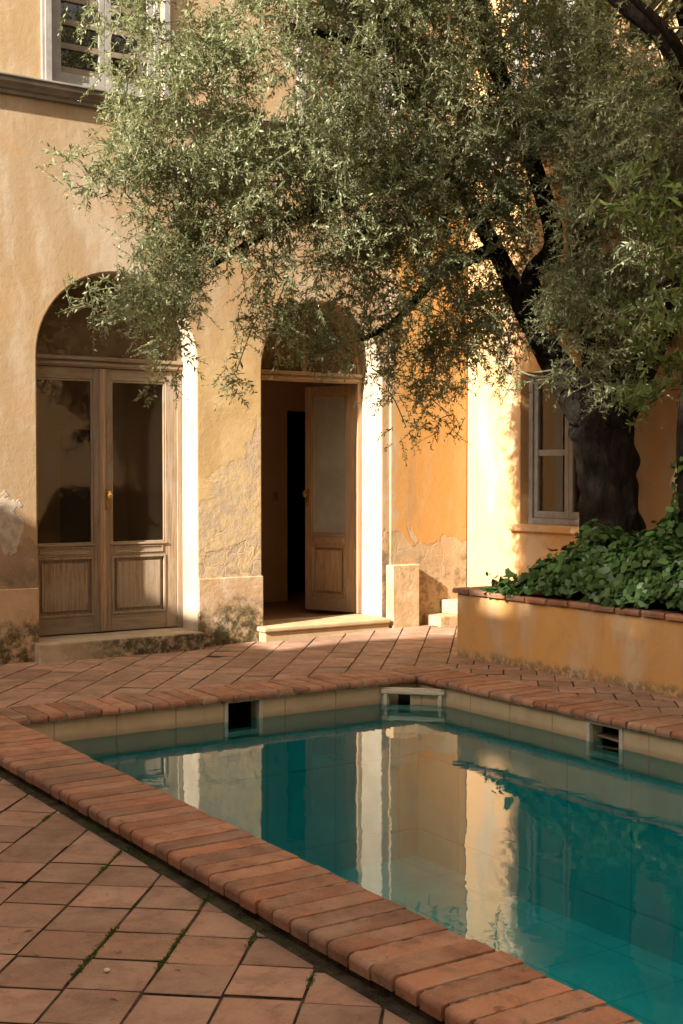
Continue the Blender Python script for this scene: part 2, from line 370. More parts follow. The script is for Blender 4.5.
# interior
mb = MB(); holed(mb, 2.6, 8.5, .0, 3.9, [(4.92, 5.45, .1, 2.08), (7.70, 8.45, .1, 2.35)], XZ, 12.9, 13.0)
mb.box(2.6, 2.7, FY + .425, 12.9, 0, 3.9); mb.box(8.4, 8.5, FY + .425, 12.9, 0, 3.9); mb.box(2.6, 8.5, FY + .425, 13., 3.9, 4.0)
mb.box(5.68, 5.80, FY + .425, 12.9, .1, 3.9)
mb.build('interior_wall', 'interior', villa)
mb = MB(); mb.box(2.6, 8.5, FY + .16, 14.2, .02, .125); mb.build('interior_floor', 'int_floor', villa)
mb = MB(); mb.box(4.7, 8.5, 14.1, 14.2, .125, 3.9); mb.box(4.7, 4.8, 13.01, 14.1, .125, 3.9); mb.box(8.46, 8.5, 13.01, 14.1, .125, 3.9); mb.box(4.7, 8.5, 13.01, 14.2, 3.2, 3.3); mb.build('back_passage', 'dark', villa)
sw = MB(); sw.box(7.50, 7.57, 12.885, 12.899, 1.30, 1.40); sw.box(7.52, 7.55, 12.878, 12.8845, 1.32, 1.38); sw.build('light_switch', 'wood2_v', villa, bevel=.003)

def door_leaf(parent, w, z0, z1, xf, wv, wh, pane, flip=False, handle=False):
    """leaf in local coordinates: u from the hinge (0) to the free edge (w), d depth, v up"""
    sh, sm = .115, .085
    f = MB(); T = .045
    P = lambda a, b, c, d, e0, e1, mi: f.prism(rect(a, b, c, d), XZ, e0, e1, mi)
    P(0, sh, z0, z1, 0, T, 0); P(w - sm, w, z0, z1, 0, T, 0)
    lr0, lr1 = z0 + .69, z0 + .80
    for a, b in ((z1 - .10, z1), (lr0, lr1), (z0, z0 + .15)): P(sh + .001, w - sm - .001, a, b, .002, T - .002, 1)
    # raised panel below, mouldings round the glass
    pa, pb, pc, pd = sh, w - sm, z0 + .15, lr0
    P(pa + .003, pb - .003, pc + .003, pd - .003, .028, .038, 0)
    P(pa + .055, pb - .055, pc + .055, pd - .055, .006, .0275, 0)
    def fr(a, b, c, d, t, e0, e1):
        f.ring(rect(a, b, c, d), rect(a + t, b - t, c + t, d - t), XZ, e0, e1, 0)
    fr(pa + .002, pb - .002, pc + .002, pd - .002, .020, -.007, .0275)
    fr(pa + .002, pb - .002, lr1 + .002, z1 - .102, .018, .008, .03)
    fr(pa + .03, pb - .03, lr0 + .022, lr1 - .022, .012, -.006, .0015)
    P(pa - .01, pb + .01, lr1 - .012, lr1 + .006, -.014, -.0005, 1)
    leaf = f.build('door_leaf', [wv, wh], parent, bevel=.003, xf=xf)
    g = MB(); g.prism(rect(pa + .004, pb - .004, lr1 + .004, z1 - .104), XZ, .018, .023); g.build('glass_pane', pane, parent, xf=xf)
    return leaf

def arched_door(name, D, fy, wv, wh, label, rebate=0.):
    a, b, zs = D; bz = zs; a0 = a; a -= rebate
    f = MB(); z0 = .165
    # jamb posts, transom beam and the arched head frame
    f.box(a + .002, a + .052, fy, fy + .08, z0, bz - .06); f.box(b - .052, b - .002, fy, fy + .08, z0, bz - .06)
    f.box(a + .002, b - .002, fy - .005, fy + .085, bz - .06, bz + .03, 1); f.box(a + .002, b - .002, fy - .03, fy - .006, bz + .002, bz + .035, 1)
    f.box(a + .002, b - .002, fy - .018, fy - .0055, bz - .045, bz - .02, 1)
    e = .003; n = 28; a = a0
    o = arch(a + e, b - e, zs + .036, n); i = arch(a + .055, b - .055, zs + .036, n)
    f.ring(o, i, XZ, fy, fy + .07, 0, closed=False)
    i2 = arch(a + .075, b - .075, zs + .036, n); f.ring(arch(a + .056, b - .056, zs + .036, n), i2, XZ, fy + .02, fy + .05, 0, closed=False)
    d = f.build(name, [wv, wh], villa, bevel=.004); d['label'] = label
    g = MB(); g.prism(arch(a + .06, b - .06, zs + .036, n), XZ, fy + .034, fy + .039); g.build('fanlight', 'fan_glass', d)
    return d
fy1 = FY + .30
d1 = arched_door('arched_door', D1, fy1, 'wood_v', 'wood_h', 'weathered double door, both leaves shut', .075)
LA = D1[0] - .075; w1 = (D1[1] - LA - .108) / 2
door_leaf(d1, w1, .172, 2.565, Matrix.Translation((LA + .053, fy1 + .012, 0)), 'wood_v', 'wood_h', 'glass')
flip = Matrix.Translation((D1[1] - .053, fy1 + .012, 0)) @ Matrix.Scale(-1, 4, (1, 0, 0))
door_leaf(d1, w1, .172, 2.565, flip, 'wood_v', 'wood_h', 'glass')
cm = (LA + D1[1]) / 2
as_ = MB(); as_.box(cm - .028, cm + .028, fy1 - .012, fy1 + .011, .175, 2.56); as_.box(cm - .014, cm + .014, fy1 - .022, fy1 - .0125, .18, 2.555); as_.build('astragal', 'wood2_v', d1, bevel=.005)
def handle(parent, x, y, z, xf=None):
    h = MB(); h.box(x - .018, x + .018, y - .008, y, z - .14, z + .05)
    h.tube([(x, y - .005, z), (x, y - .035, z), (x, y - .04, z)], [.014, .012, .012], 10)
    h.tube([(x, y - .040, z - .028), (x, y - .055, z - .02), (x, y - .062, z), (x, y - .055, z + .02), (x, y - .04, z + .028)], [.012, .024, .028, .024, .012], 12)
    h.tube([(x, y - .012, z - .09), (x, y - .012, z - .125)], [.007, .009], 8)
    return h.build('door_handle', 'brass', parent, bevel=.002, xf=xf)
handle(d1, cm + .03, fy1 - .022, 1.42)
fy2 = FY + .35
d2 = arched_door('arched_door', D2, fy2, 'wood2_v', 'wood2_h', 'brown double door standing open')
w2 = (D2[1] - D2[0] - .108) / 2
T2 = Matrix.Translation((D2[1] - .055, fy2 + .05, 0)) @ Matrix.Rotation(R(-68), 4, 'Z') @ Matrix.Scale(-1, 4, (1, 0, 0))
door_leaf(d2, w2, .172, 2.535, T2, 'wood2_v', 'wood2_h', 'frosted')
handle(d2, w2 - .04, 0, 1.40, xf=T2)
T3 = Matrix.Translation((D2[0] + .055, fy2 + .05, 0)) @ Matrix.Rotation(R(88), 4, 'Z')
door_leaf(d2, w2, .172, 2.535, T3, 'wood2_v', 'wood2_h', 'frosted')
fb = MB(); c2 = (D2[0] + D2[1]) / 2; fb.box(c2 - .018, c2 + .018, fy2 + .005, fy2 + .033, D2[2] + .036, D2[2] + .66); fb.build('glazing_bar', 'wood2_v', d2, bevel=.003)
# stone thresholds
mb = MB(); mb.box(D1[0] - .045, D1[1] - .004, FY - .15, FY + .42, -.1, .160); mb.build('threshold', 'step_stone', villa, bevel=.014)
mb = MB(); mb.box(D2[0] - .05, D2[1] - .005, FY - .15, FY + .42, -.1, .110); mb.build('threshold', 'sill_warm', villa, bevel=.008)
mb = MB(); mb.box(D2[0] - .075, D2[1] - .002, FY - .175, FY + .42, .112, .160); mb.build('threshold', 'sill_warm', villa, bevel=.014)
# corner steps
mb = MB(); mb.box(7.98, WX - .004, FY - .31, FY - .031, -.05, .16); mb.box(8.20, WX - .004, FY - .305, FY - .031, .161, .30); mb.build('corner_step', 'sill_stone' if 0 else 'plinth_clean', villa, bevel=.012)

def casement(parent, u0, u1, v0, v1, fn, d, s, pane='win_glass', bars=1, slats=0):
    """window in an opening; s is +1 when depth grows into the wall"""
    f = MB(); t = .06
    f.ring(rect(u0 + .002, u1 - .002, v0 + .002, v1 - .002), rect(u0 + t, u1 - t, v0 + t, v1 - t), fn, d, d + s * .09)
    um = (u0 + u1) / 2
    w = f.build('window', 'grey_paint', parent, bevel=.004)
    for a, b in ((u0 + t + .003, um - .002), (um + .002, u1 - t - .003)):
        c = MB(); c.ring(rect(a, b, v0 + t + .003, v1 - t - .003), rect(a + .055, b - .055, v0 + t + .07, v1 - t - .06), fn, d + s * .02, d + s * .065)
        if bars == 1: c.prism(rect(a + .056, b - .056, v0 + t + .62, v0 + t + .68), fn, d + s * .025, d + s * .06)
        c.build('sash', 'grey_paint', w, bevel=.003)
        g = MB(); g.prism(rect(a + .05, b - .05, v0 + t + .06, v1 - t - .05), fn, d + s * .045, d + s * .05); g.build('pane', pane, w)
        if slats:
            z = v0 + t + .07
            q = MB()
            while z < v1 - t - .1:
                q.prism(rect(a + .056, b - .056, z, z + .05), fn, d + s * .022, d + s * .043); z += .205
            q.build('crossbar', 'slat', w, bevel=.003)
    return w
for k, (a, b, c, d) in enumerate(UW):
    casement(villa, a, b, c, d, XZ, FY + .03, 1, bars=0, slats=1)
    s = MB(); s.ring([(a - .085, c), (a - .085, d + .1), (b + .085, d + .1), (b + .085, c)], [(a - .001, c), (a - .001, d + .001), (b + .001, d + .001), (b + .001, c)], XZ, FY - .035, FY - .001, closed=False)
    s.ring([(a - .06, c), (a - .06, d + .07), (b + .06, d + .07), (b + .06, c)], [(a - .002, c), (a - .002, d + .002), (b + .002, d + .002), (b + .002, c)], XZ, FY - .055, FY - .0355, closed=False)
    s.build('window_surround', 'grey_paint', villa, bevel=.004)
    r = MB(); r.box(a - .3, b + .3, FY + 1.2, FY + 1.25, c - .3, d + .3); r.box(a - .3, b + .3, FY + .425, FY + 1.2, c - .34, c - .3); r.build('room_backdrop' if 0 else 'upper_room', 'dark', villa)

# ---------------------------------------------------------------- wing on the right
wing = thing('villa_wing', 'orange side wing meeting the villa at the corner, grey framed window behind the olive', 'house', (WX, 6, 0))
WW = [(8.66, 9.78, 1.11, 2.62), (5.2, 6.3, 1.11, 2.62), (8.66, 9.78, 5.0, 7.0), (5.2, 6.3, 5.0, 7.0)]
mb = MB(); holed(mb, -8, FY - .031, -.2, TOP, WW, YZ, WX, WX + .4); mb.box(WX, WX + .4, FY - .029, FY + .3, 4.9, TOP); mb.build('wall', 'wing', wing, bevel=.01)
for a, b, c, d in WW:
    casement(wing, a, b, c, d, YZ, WX + .11, 1, bars=1 if c < 3 else 1)
    s = MB(); s.prism(rect(a - .09, b + .12, c - .07, c - .001), YZ, WX - .055, WX + .1); s.build('window_sill', 'wing', wing, bevel=.01)
    r = MB(); r.prism(rect(a - .2, b + .2, c - .2, d + .2), YZ, WX + .42 if c > 3 else WX + .30, WX + .45 if c > 3 else WX + .32); r.build('window_backing', 'window_backing' if c < 3 else 'dark', wing)  # added sheet behind the panes: ochre paints the facade's reflection, dark the unlit rooms
    if c > 3:
        s = MB(); s.ring([(a - .13, c), (a - .13, d + .13), (b + .13, d + .13), (b + .13, c)], [(a - .001, c), (a - .001, d), (b + .001, d), (b + .001, c)], YZ, WX - .04, WX - .001, closed=False); s.build('window_surround', 'grey_paint', wing, bevel=.004)
mb = MB(); mb.prism([(WX, 4.74), (WX - .04, 4.75), (WX - .06, 4.82), (WX - .12, 4.88), (WX - .12, 4.955), (WX - .16, 4.965), (WX - .16, 4.985), (WX, 4.995)], lambda u, v, d: (u, d, v), -8, FY - .17); mb.build('cornice', 'cornice', wing, bevel=.004)

# ---------------------------------------------------------------- building across the court (throws the shade)
nb = thing('courtyard_house', 'pale house across the courtyard with a tiled roof', 'house', (-6, 4, 0))
EH = 6.75; EH2 = 7.85; SP = 5.85
mb = MB(); mb.box(-10, -6, SP, 11.05, -.2, EH); mb.box(-10.5, -6, -9, SP - .003, -.2, EH2); mb.build('wall', 'far', nb, bevel=.01)
mb = MB(); mb.prism([(-5.93, EH + .002), (-5.93, EH + .05), (-8., EH + .9), (-10.2, EH + .05), (-10.2, EH + .002)], lambda u, v, d: (u, d, v), SP + .13, 11.1)
mb.prism([(-5.9, EH2 + .002), (-5.9, EH2 + .05), (-8.2, EH2 + .8), (-10.8, EH2 + .05), (-10.8, EH2 + .002)], lambda u, v, d: (u, d, v), -9.2, SP + .1); mb.build('roof', 'roof', nb)
for y in (9.0, 6.6):
    for z in (1.0, 4.4):
        w = MB(); w.ring(rect(y - .5, y + .5, z, z + 1.9), rect(y - .42, y + .42, z + .08, z + 1.82), YZ, -5.999, -5.93); wo = w.build('window', 'grey_paint', nb)
        g = MB(); g.prism(rect(y - .42, y + .42, z + .08, z + 1.82), YZ, -5.998, -5.975); g.build('shutter', 'slat', wo)
for y in (-6, -3, 0, 3):
    for z in (1.0, 4.4):
        w = MB(); w.ring(rect(y - .5, y + .5, z, z + 1.9), rect(y - .42, y + .42, z + .08, z + 1.82), YZ, -5.999, -5.93); wo = w.build('window', 'grey_paint', nb)
        g = MB(); g.prism(rect(y - .42, y + .42, z + .08, z + 1.82), YZ, -5.998, -5.975); g.build('shutter', 'slat', wo)

rh = thing('rear_shade_house', 'unseen plain ochre house added behind the viewer to darken that side', 'house', (2, -7, 0))  # unseen house added to cut the sky light from behind the camera
mb = MB(); mb.box(-5.9, WX - .01, -13, -6.5, -.2, 10.6); mb.build('wall', 'far', rh, bevel=.01)
mb = MB(); mb.prism([(-6.2, 10.602), (-6.2, 10.66), (-9.8, 11.9), (-13.3, 10.66), (-13.3, 10.602)], lambda u, v, d: (d, u, v), -5.85, WX - .02); mb.build('roof', 'roof', rh)
for x in (-3, .2, 3.4, 6.6):
    for z in (1.0, 4.4, 7.8):
        w = MB(); w.ring(rect(x - .5, x + .5, z, z + 1.9), rect(x - .42, x + .42, z + .08, z + 1.82), XZ, -6.499, -6.43); wo = w.build('window', 'grey_paint', rh)
        g = MB(); g.prism(rect(x - .42, x + .42, z + .08, z + 1.82), XZ, -6.498, -6.47); g.build('shutter', 'slat', wo)

# ---------------------------------------------------------------- paving
def clip(poly, a, b, c):
    """keep a*x + b*y <= c"""
    out = []
    for i, p in enumerate(poly):
        q = poly[(i + 1) % len(poly)]; dp = a * p[0] + b * p[1] - c; dq = a * q[0] + b * q[1] - c
        if dp <= 0: out.append(p)
        if dp * dq < 0: t = dp / (dp - dq); out.append((p[0] + t * (q[0] - p[0]), p[1] + t * (q[1] - p[1])))
    return out
def cliprect(poly, r):
    for e in ((-1, 0, -r[0]), (1, 0, r[1]), (0, -1, -r[2]), (0, 1, r[3])):
        poly = clip(poly, *e)
        if len(poly) < 3: return []
    return poly
def area(p): return .5 * sum(p[i][0] * p[(i + 1) % len(p)][1] - p[(i + 1) % len(p)][0] * p[i][1] for i in range(len(p)))
def slope(x, y): return .06 * min(1, max(0, (x - 5.2) / 2.4)) * min(1, max(0, (y - 8.7) / 1.7))
def add_tile(mb, poly, z, gap=.006, h=.03):
    if abs(area(poly)) < 8e-4: return
    if area(poly) < 0: poly = poly[::-1]
    cx = sum(p[0] for p in poly) / len(poly); cy = sum(p[1] for p in poly) / len(poly)
    dz = rng.normal(0, .0012); tx, ty = rng.normal(0, .0045, 2)
    jit = [(rng.normal(0, .0016), rng.normal(0, .0016)) for _ in poly]
    def ring(g, zz):
        o = []
        for p, j in zip(poly, jit):
            dx, dy = p[0] - cx, p[1] - cy; L = math.hypot(dx, dy); kk = max(.2, (L - g * 1.35) / L)
            X, Y = cx + dx * kk + j[0], cy + dy * kk + j[1]
            o.append((X, Y, z + zz + dz + tx * dx + ty * dy + slope(X, Y)))
        return o
    n = len(poly); a, b, c = ring(gap, -h), ring(gap, -.0025), ring(gap + .004, 0.)
    fs = [tuple(range(2 * n, 3 * n))]
    for k in (0, 1):
        for i in range(n): j = (i + 1) % n; fs.append((k * n + i, k * n + j, (k + 1) * n + j, (k + 1) * n + i))
    mb.add(a + b + c, fs); mb.mi[-2 * n:-n] = [1] * n       # dirt on the sides of the tile
def paving(name, rects, z, org, ang, size, stag, axis, lo, hi):
    mb = MB(); ca, sa = math.cos(ang), math.sin(ang)
    for i in range(lo, hi):
        off = stag * (i % 2) + random.uniform(-.04, .04)
        for j in range(lo, hi):
            if axis == 0: u0, v0 = i, j + off
            else: u0, v0 = j + off, i
            q = [(org[0] + size * (u * ca - v * sa), org[1] + size * (u * sa + v * ca)) for u, v in ((u0, v0), (u0 + 1, v0), (u0 + 1, v0 + 1), (u0, v0 + 1))]
            for r in rects:
                p = cliprect(q, r)
                if p: add_tile(mb, p, z)
    o = mb.build(name, ['tile', 'mortar'], None, kind='structure', fix=False); return o
DZ = -.07
paving('lower_deck', [(-4.5, 2.295, -1.5, 8.55)], DZ, (1.673 * 1.0, 4.143), R(49.6), .262, .08, 1, -32, 32)
paving('terrace', [(-3, WX - .003, 8.60, FY - .03), (2.31, 2.32, 8.6, 8.61)], 0., (4.21, 8.535), R(49.4), .265, .5, 1, -34, 34)
paving('planter_walk', [(6.50, 7.08, -.6, 8.598)], 0., (6.5, 7.0), R(49.4), .265, .5, 0, -32, 32)
mb = MB(); mb.box(-4.5, 2.36, -1.5, 8.57, DZ - .1, DZ - .0065)
for x0, x1, y0, y1 in ((-3, WX, 8.585, FY + .1), (6.48, 7.1, -.6, 8.58)):
    n = 12
    for i in range(n):
        xa, xb = x0 + (x1 - x0) * i / n, x0 + (x1 - x0) * (i + 1) / n
        for k in range(4):
            ya, yb = y0 + (y1 - y0) * k / 4, y0 + (y1 - y0) * (k + 1) / 4
            mb.add([(xa, ya, -.0065 + slope(xa, ya)), (xb, ya, -.0065 + slope(xb, ya)), (xb, yb, -.0065 + slope(xb, yb)), (xa, yb, -.0065 + slope(xa, yb))], [(0, 1, 2, 3)])
mb.build('paving_bed', 'mortar', None, kind='structure', fix=False)
g = MB()   # earth everywhere except under the pool
for a, b, c, d in ((-120, 2.3, -120, 120), (6.55, 120, -120, 120), (2.3, 6.55, 8.7, 120), (2.3, 6.55, -120, -1.4)):
    g.add([(a, c, -.19), (b, c, -.19), (b, d, -.19), (a, d, -.19)], [(0, 1, 2, 3)])
g.build('ground', 'ground', None, kind='structure', fix=False)

# ---------------------------------------------------------------- swimming pool
pool = thing('swimming_pool', 'rectangular teal swimming pool with a rounded terracotta brick edge', 'swimming pool', (4.4, 3.5, 0))
PX0, PX1, PY0, PY1 = 2.82, 6.11, -.9, 8.21         # water walls
IX0, IX1, IY1 = 2.765, 6.06, 8.16                   # inner edges of the coping
OX0, OX1, OY1 = 2.334, 6.50, 8.59
def coping_brick(mb, fn, L, w, z, r0=.03, r1=.03, th=.052):
    """fn(u, v, z): u across the edge (0 outer .. L inner), v along it"""
    g = .0068 + abs(rng.normal(0, .0012)); L1 = L + rng.normal(0, .005); dz = max(-.0015, rng.normal(0, .0022)); tw = rng.normal(0, .008)
    pr = [(.004, -th)]
    for i in range(6): t = math.pi / 2 * i / 5; pr.append((r0 - r0 * math.cos(t), -r0 + r0 * math.sin(t)))
    for i in range(6): t = math.pi / 2 * i / 5; pr.append((L1 - r1 + r1 * math.sin(t), -r1 + r1 * math.cos(t)))
    pr.append((L1 - .004, -th)); n = len(pr); vs = []
    for v, sc in ((g, 1), (g + .004, 0), (w - g - .004, 0), (w - g, 1)):
        for u, zz in pr:
            zz2 = zz - (.0025 if sc and zz > -.03 else 0)
            uu = min(max(u, .004 * sc), L1 - .004 * sc)
            vs.append(fn(uu + tw * v * 3, v, z + zz2 + dz))
    fs = [tuple(range(n))[::-1], tuple(range(3 * n, 4 * n))]
    for k in range(3):
        for i in range(n): j = (i + 1) % n; fs.append((k * n + i, k * n + j, (k + 1) * n + j, (k + 1) * n + i))
    mb.add(vs, fs)
mb = MB(); CT = .012; w = .1263
y = PY0 - .4
while y < OY1 - .02:                                  # edge nearest the camera, running up to the far corner
    ww = min(w, OY1 - y) * random.uniform(.97, 1.03) if y + w * 1.3 < OY1 else OY1 - y
    coping_brick(mb, lambda u, v, z, y=y: (OX0 + u, y + v, z), IX0 - OX0, ww, CT, .021, .012)
    y += ww
x = IX0 + .002
while x < IX1 - .01:                                 # far edge
    ww = w * random.uniform(.97, 1.03) if x + w * 1.3 < IX1 else IX1 - x
    coping_brick(mb, lambda u, v, z, x=x: (x + v, OY1 - u, z), OY1 - IY1, ww, CT - .004, .006, .026, .044)
    x += ww
y = PY0 - .4
while y < OY1 - .02:                                 # right edge
    ww = min(w, OY1 - y) * random.uniform(.97, 1.03) if y + w * 1.3 < OY1 else OY1 - y
    coping_brick(mb, lambda u, v, z, y=y: (OX1 - u, y + v, z), OX1 - IX1 - .002, ww, CT - .004, .006, .026, .044)
    y += ww
mb.build('coping', 'brick', pool, fix=True)
mb = MB(); mb.box(OX0 + .03, IX0 - .02, PY0 - .4, OY1 - .02, -.045, CT - .006); mb.box(IX0 - .018, IX1 + .02, IY1 + .015, OY1 - .012, -.045, CT - .011); mb.box(IX1 + .022, OX1 - .012, PY0 - .4, OY1 - .02, -.045, CT - .011)
mb.build('coping_mortar', 'mortar_pale', pool)
mb = MB(); mb.box(OX0 + .035, PX0 - .002, PY0 - .4, OY1 - .05, -.3, -.046); mb.build('edge_footing', 'mortar', pool)
# walls: cream band, teal lining
H1 = (4.39, 4.655, -.275, -.052); H2 = (5.99, 6.27, -.26, -.062)
BZ = -.33; DEEP = -1.45
mb = MB()
holed(mb, PX0, PX1, BZ, -.042, [H1], XZ, PY1, PY1 + .12); holed(mb, PY0, PY1 - .001, BZ, -.042, [H2], YZ, PX1, PX1 + .12)
mb.box(PX0 - .12, PX0, PY0, PY1 - .001, BZ, -.047); mb.box(PX0, PX1, PY0 - .12, PY0, BZ, -.047)
mb.build('tile_band', 'band', pool)
mb = MB()
mb.box(PX0 - .003, PX1 + .003, PY1 + .003, PY1 + .12, DEEP, BZ - .001); mb.box(PX1 + .003, PX1 + .12, PY0, PY1, DEEP, BZ - .001); mb.box(PX0 - .12, PX0 - .003, PY0, PY1, DEEP, BZ - .001); mb.box(PX0, PX1, PY0 - .12, PY0 - .003, DEEP, BZ - .001); mb.box(PX0 - .1, PX1 + .1, PY0 - .1, PY1 + .1, DEEP - .1, DEEP - .001)
mb.build('basin', 'pool', pool)
for (a, b, c, d), fn, dd in ((H1, XZ, PY1), (H2, YZ, PX1)):
    f = MB(); f.ring(rect(a - .028, b + .028, c - .028, min(d + .02, -.044)), rect(a + .004, b - .004, c + .004, d - .004), fn, dd - .012, dd + .03)
    io = f.build('inlet', 'band' if 0 else 'white', pool, bevel=.003)
    q = MB(); q.prism(rect(a, b, c, d), fn, dd + .30, dd + .32); q.ring(rect(a - .03, b + .03, c - .03, d + .004), rect(a, b, c, d), fn, dd + .121, dd + .30); q.build('inlet_box', 'dark', io)
    if fn is XZ: continue
    q = MB(); q.prism([(a + .006, c + .085), (b - .006, c + .10), (b - .006, c + .115), (a + .006, c + .10)], fn, dd + .06, dd + .16); q.build('inlet_flap', 'slat', io)
# skimmer set across the far right corner
A = Vector((5.755, PY1 - .004, 0)); B = Vector((PX1 - .004, 7.85, 0)); du = (B - A).normalized(); L = (B - A).length; nn = Vector((du.y, -du.x, 0))
SK = lambda u, v, d: tuple(A + du * u + nn * -d + Vector((0, 0, v)))
f = MB(); holed(f, .0, L, -.42, -.062, [(.06, L - .06, -.20, -.115)], SK, .0, .03)
f.prism(rect(-.0, L + .0, -.105, -.075), SK, -.035, -.001); f.prism(rect(.02, .05, -.2, -.106), SK, -.03, -.001); f.prism(rect(L - .05, L - .02, -.2, -.106), SK, -.03, -.001)
f.prism(rect(.0, L, -.235, -.215), SK, -.02, -.001)
sk = f.build('skimmer', 'white', pool, bevel=.005)
q = MB(); q.prism(rect(.05, L - .05, -.21, -.1), SK, .12, .13); q.build('skimmer_throat', 'dark', sk)
q = MB(); q.prism(rect(L * .45, L - .062, -.198, -.118), SK, .012, .02); q.build('skimmer_flap', 'band', sk)
w_ = MB(); w_.add([(PX0, PY0, -.19), (PX1, PY0, -.19), (PX1, PY1, -.19), (PX0, PY1, -.19)], [(0, 1, 2, 3)])
w_.build('water', 'water', None, kind='structure', fix=False)

# ---------------------------------------------------------------- planter
pl = thing('planter', 'long raised ochre planter with a brick rim beside the pool', 'planter', (7.1, 5, 0))
PLX = 7.07; PLY = 8.92
mb = MB(); mb.box(PLX, PLX + .12, -3, PLY, -.1, .555); mb.box(PLX + .12, WX - .003, PLY - .12, PLY, -.1, .555); mb.build('wall', 'planter', pl, bevel=.012)
mb = MB()
y = -3.
while y < PLY + .01:
    ww = .25 * random.uniform(.96, 1.04); coping_brick(mb, lambda u, v, z, y=y: (PLX - .035 + u, y + v, z), .21, min(ww, PLY + .035 - y), .60, .02, .02, .042); y += ww
x = PLX + .18
while x < WX - .1:
    coping_brick(mb, lambda u, v, z, x=x: (x + v, PLY + .035 - u, z), .21, min(.25, WX - .004 - x), .60, .02, .02, .042); x += .25
mb.build('rim', 'brick', pl)
mb = MB(); mb.box(PLX + .121, WX - .003, -3, PLY - .121, .3, .56); mb.build('soil', 'soil', pl)

# ---------------------------------------------------------------- foliage engine
def leaves_mesh(name, P, Dv, Nv, Ln, Wd, mat, parent, shape='lance', fold=.0):
    """P base points, Dv directions, Nv approximate normals, all (n,3)"""
    n = len(P); Dv = Dv / np.linalg.norm(Dv, axis=1)[:, None]
    S = np.cross(Dv, Nv); S /= np.maximum(np.linalg.norm(S, axis=1)[:, None], 1e-6)
    N = np.cross(S, Dv); Ln = Ln[:, None]; Wd = Wd[:, None]
    if shape == 'lance':
        V = np.stack([P, P + Dv * Ln * .45 + S * Wd * .5 + N * Wd * .12, P + Dv * Ln, P + Dv * Ln * .45 - S * Wd * .5 + N * Wd * .12], 1); kk = 4
    elif shape == 'broad':
        V = np.stack([P, P + Dv * Ln * .4 + S * Wd * .42, P + Dv * Ln * .72 + S * Wd * .5 + N * Ln * .03, P + Dv * Ln, P + Dv * Ln * .72 - S * Wd * .5 + N * Ln * .03, P + Dv * Ln * .4 - S * Wd * .42], 1); kk = 6
    else:   # lobed round leaf
        an = [(0, .12), (.5, .05), (.62, .42), (.34, .72), (.16, .82), (0, 1.), (-.16, .82), (-.34, .72), (-.62, .42), (-.5, .05)]
        V = np.stack([P + S * Wd * a + Dv * Ln * b + N * (abs(a) * -.25) * Wd for a, b in an], 1); kk = len(an)
    me = bpy.data.meshes.new(name); me.vertices.add(n * kk); me.vertices.foreach_set('co', V.astype(np.float32).ravel())
    me.loops.add(n * kk); me.loops.foreach_set('vertex_index', np.arange(n * kk, dtype=np.int32))
    me.polygons.add(n); me.polygons.foreach_set('loop_start', np.arange(n, dtype=np.int32) * kk)
    me.update(calc_edges=True); me.materials.append(M[mat])
    o = bpy.data.objects.new(name, me); C.objects.link(o)
    if parent: attach(o, parent)
    return o
def unit(v): return v / np.maximum(np.linalg.norm(v, axis=-1, keepdims=True), 1e-9)
def sprays(centres, outw, per, length, nleaf, lsize, wr, droop, spread=1.0, stem_r=.0022):
    """twigs from each centre carrying leaves; returns leaf arrays and a stem mesh"""
    P, D, N, L = [], [], [], []; st = MB()
    for c, o in zip(centres, outw):
        for _ in range(per):
            d = unit(o * .7 + rng.normal(0, spread, 3) + np.array([0, 0, -.12]))
            ln = length * rng.uniform(.6, 1.25); base = np.array(c) + rng.normal(0, .07, 3)
            t = np.linspace(0, 1, nleaf)
            dr = droop * rng.uniform(.4, 1.4); pts = base + np.outer(t * ln, d) + np.outer(-dr * ln * t ** 2, [0, 0, 1])
            tan = unit(d + np.outer(-2 * dr * t, [0, 0, 1]))
            side = unit(np.cross(tan, rng.normal(0, 1, 3)))
            side2 = np.cross(tan, side); sg = np.where(np.arange(nleaf) % 2, 1, -1)[:, None]
            alt = (np.arange(nleaf) // 2 % 2)[:, None]
            sd = np.where(alt == 0, side, side2) * sg
            P.append(pts + rng.normal(0, .004, pts.shape)); D.append(tan * .75 + sd * .75 + rng.normal(0, .22, (nleaf, 3))); N.append(unit(rng.normal(0, .6, (nleaf, 3)) + [0, 0, .8]))
            L.append(lsize * rng.uniform(.75, 1.25) * rng.uniform(.5, 1.2, nleaf) * (1 - .35 * t ** 3))
            if stem_r: st.tube([tuple(pts[0]), tuple(pts[nleaf // 2]), tuple(pts[-1])], [stem_r * 1.6, stem_r * 1.1, stem_r * .5], 3)
    P, D, N, L = map(np.concatenate, (P, D, N, L))
    return P, D, N, L, L * wr, st
# camera model, only used to keep the crowns' outlines like the tree in the photograph
CAM = np.array([0, 0, 1.6]); PIT = math.atan(37 / 1284); YAW = R(33.25)
Fv = np.array([math.sin(YAW) * math.cos(PIT), math.cos(YAW) * math.cos(PIT), -math.sin(PIT)]); Rv = np.array([math.cos(YAW), -math.sin(YAW), 0]); Uv = np.cross(Rv, Fv)
def px(p):
    v = np.asarray(p) - CAM; z = v @ Fv; return 341.5 + 1284 * (v @ Rv) / z, 512 - 1284 * (v @ Uv) / z
def inside(x, y, poly):
    c = False; n = len(poly)
    for i in range(n):
        x1, y1 = poly[i]; x2, y2 = poly[(i + 1) % n]
        if (y1 > y) != (y2 > y) and x < (x2 - x1) * (y - y1) / (y2 - y1) + x1: c = not c
    return c

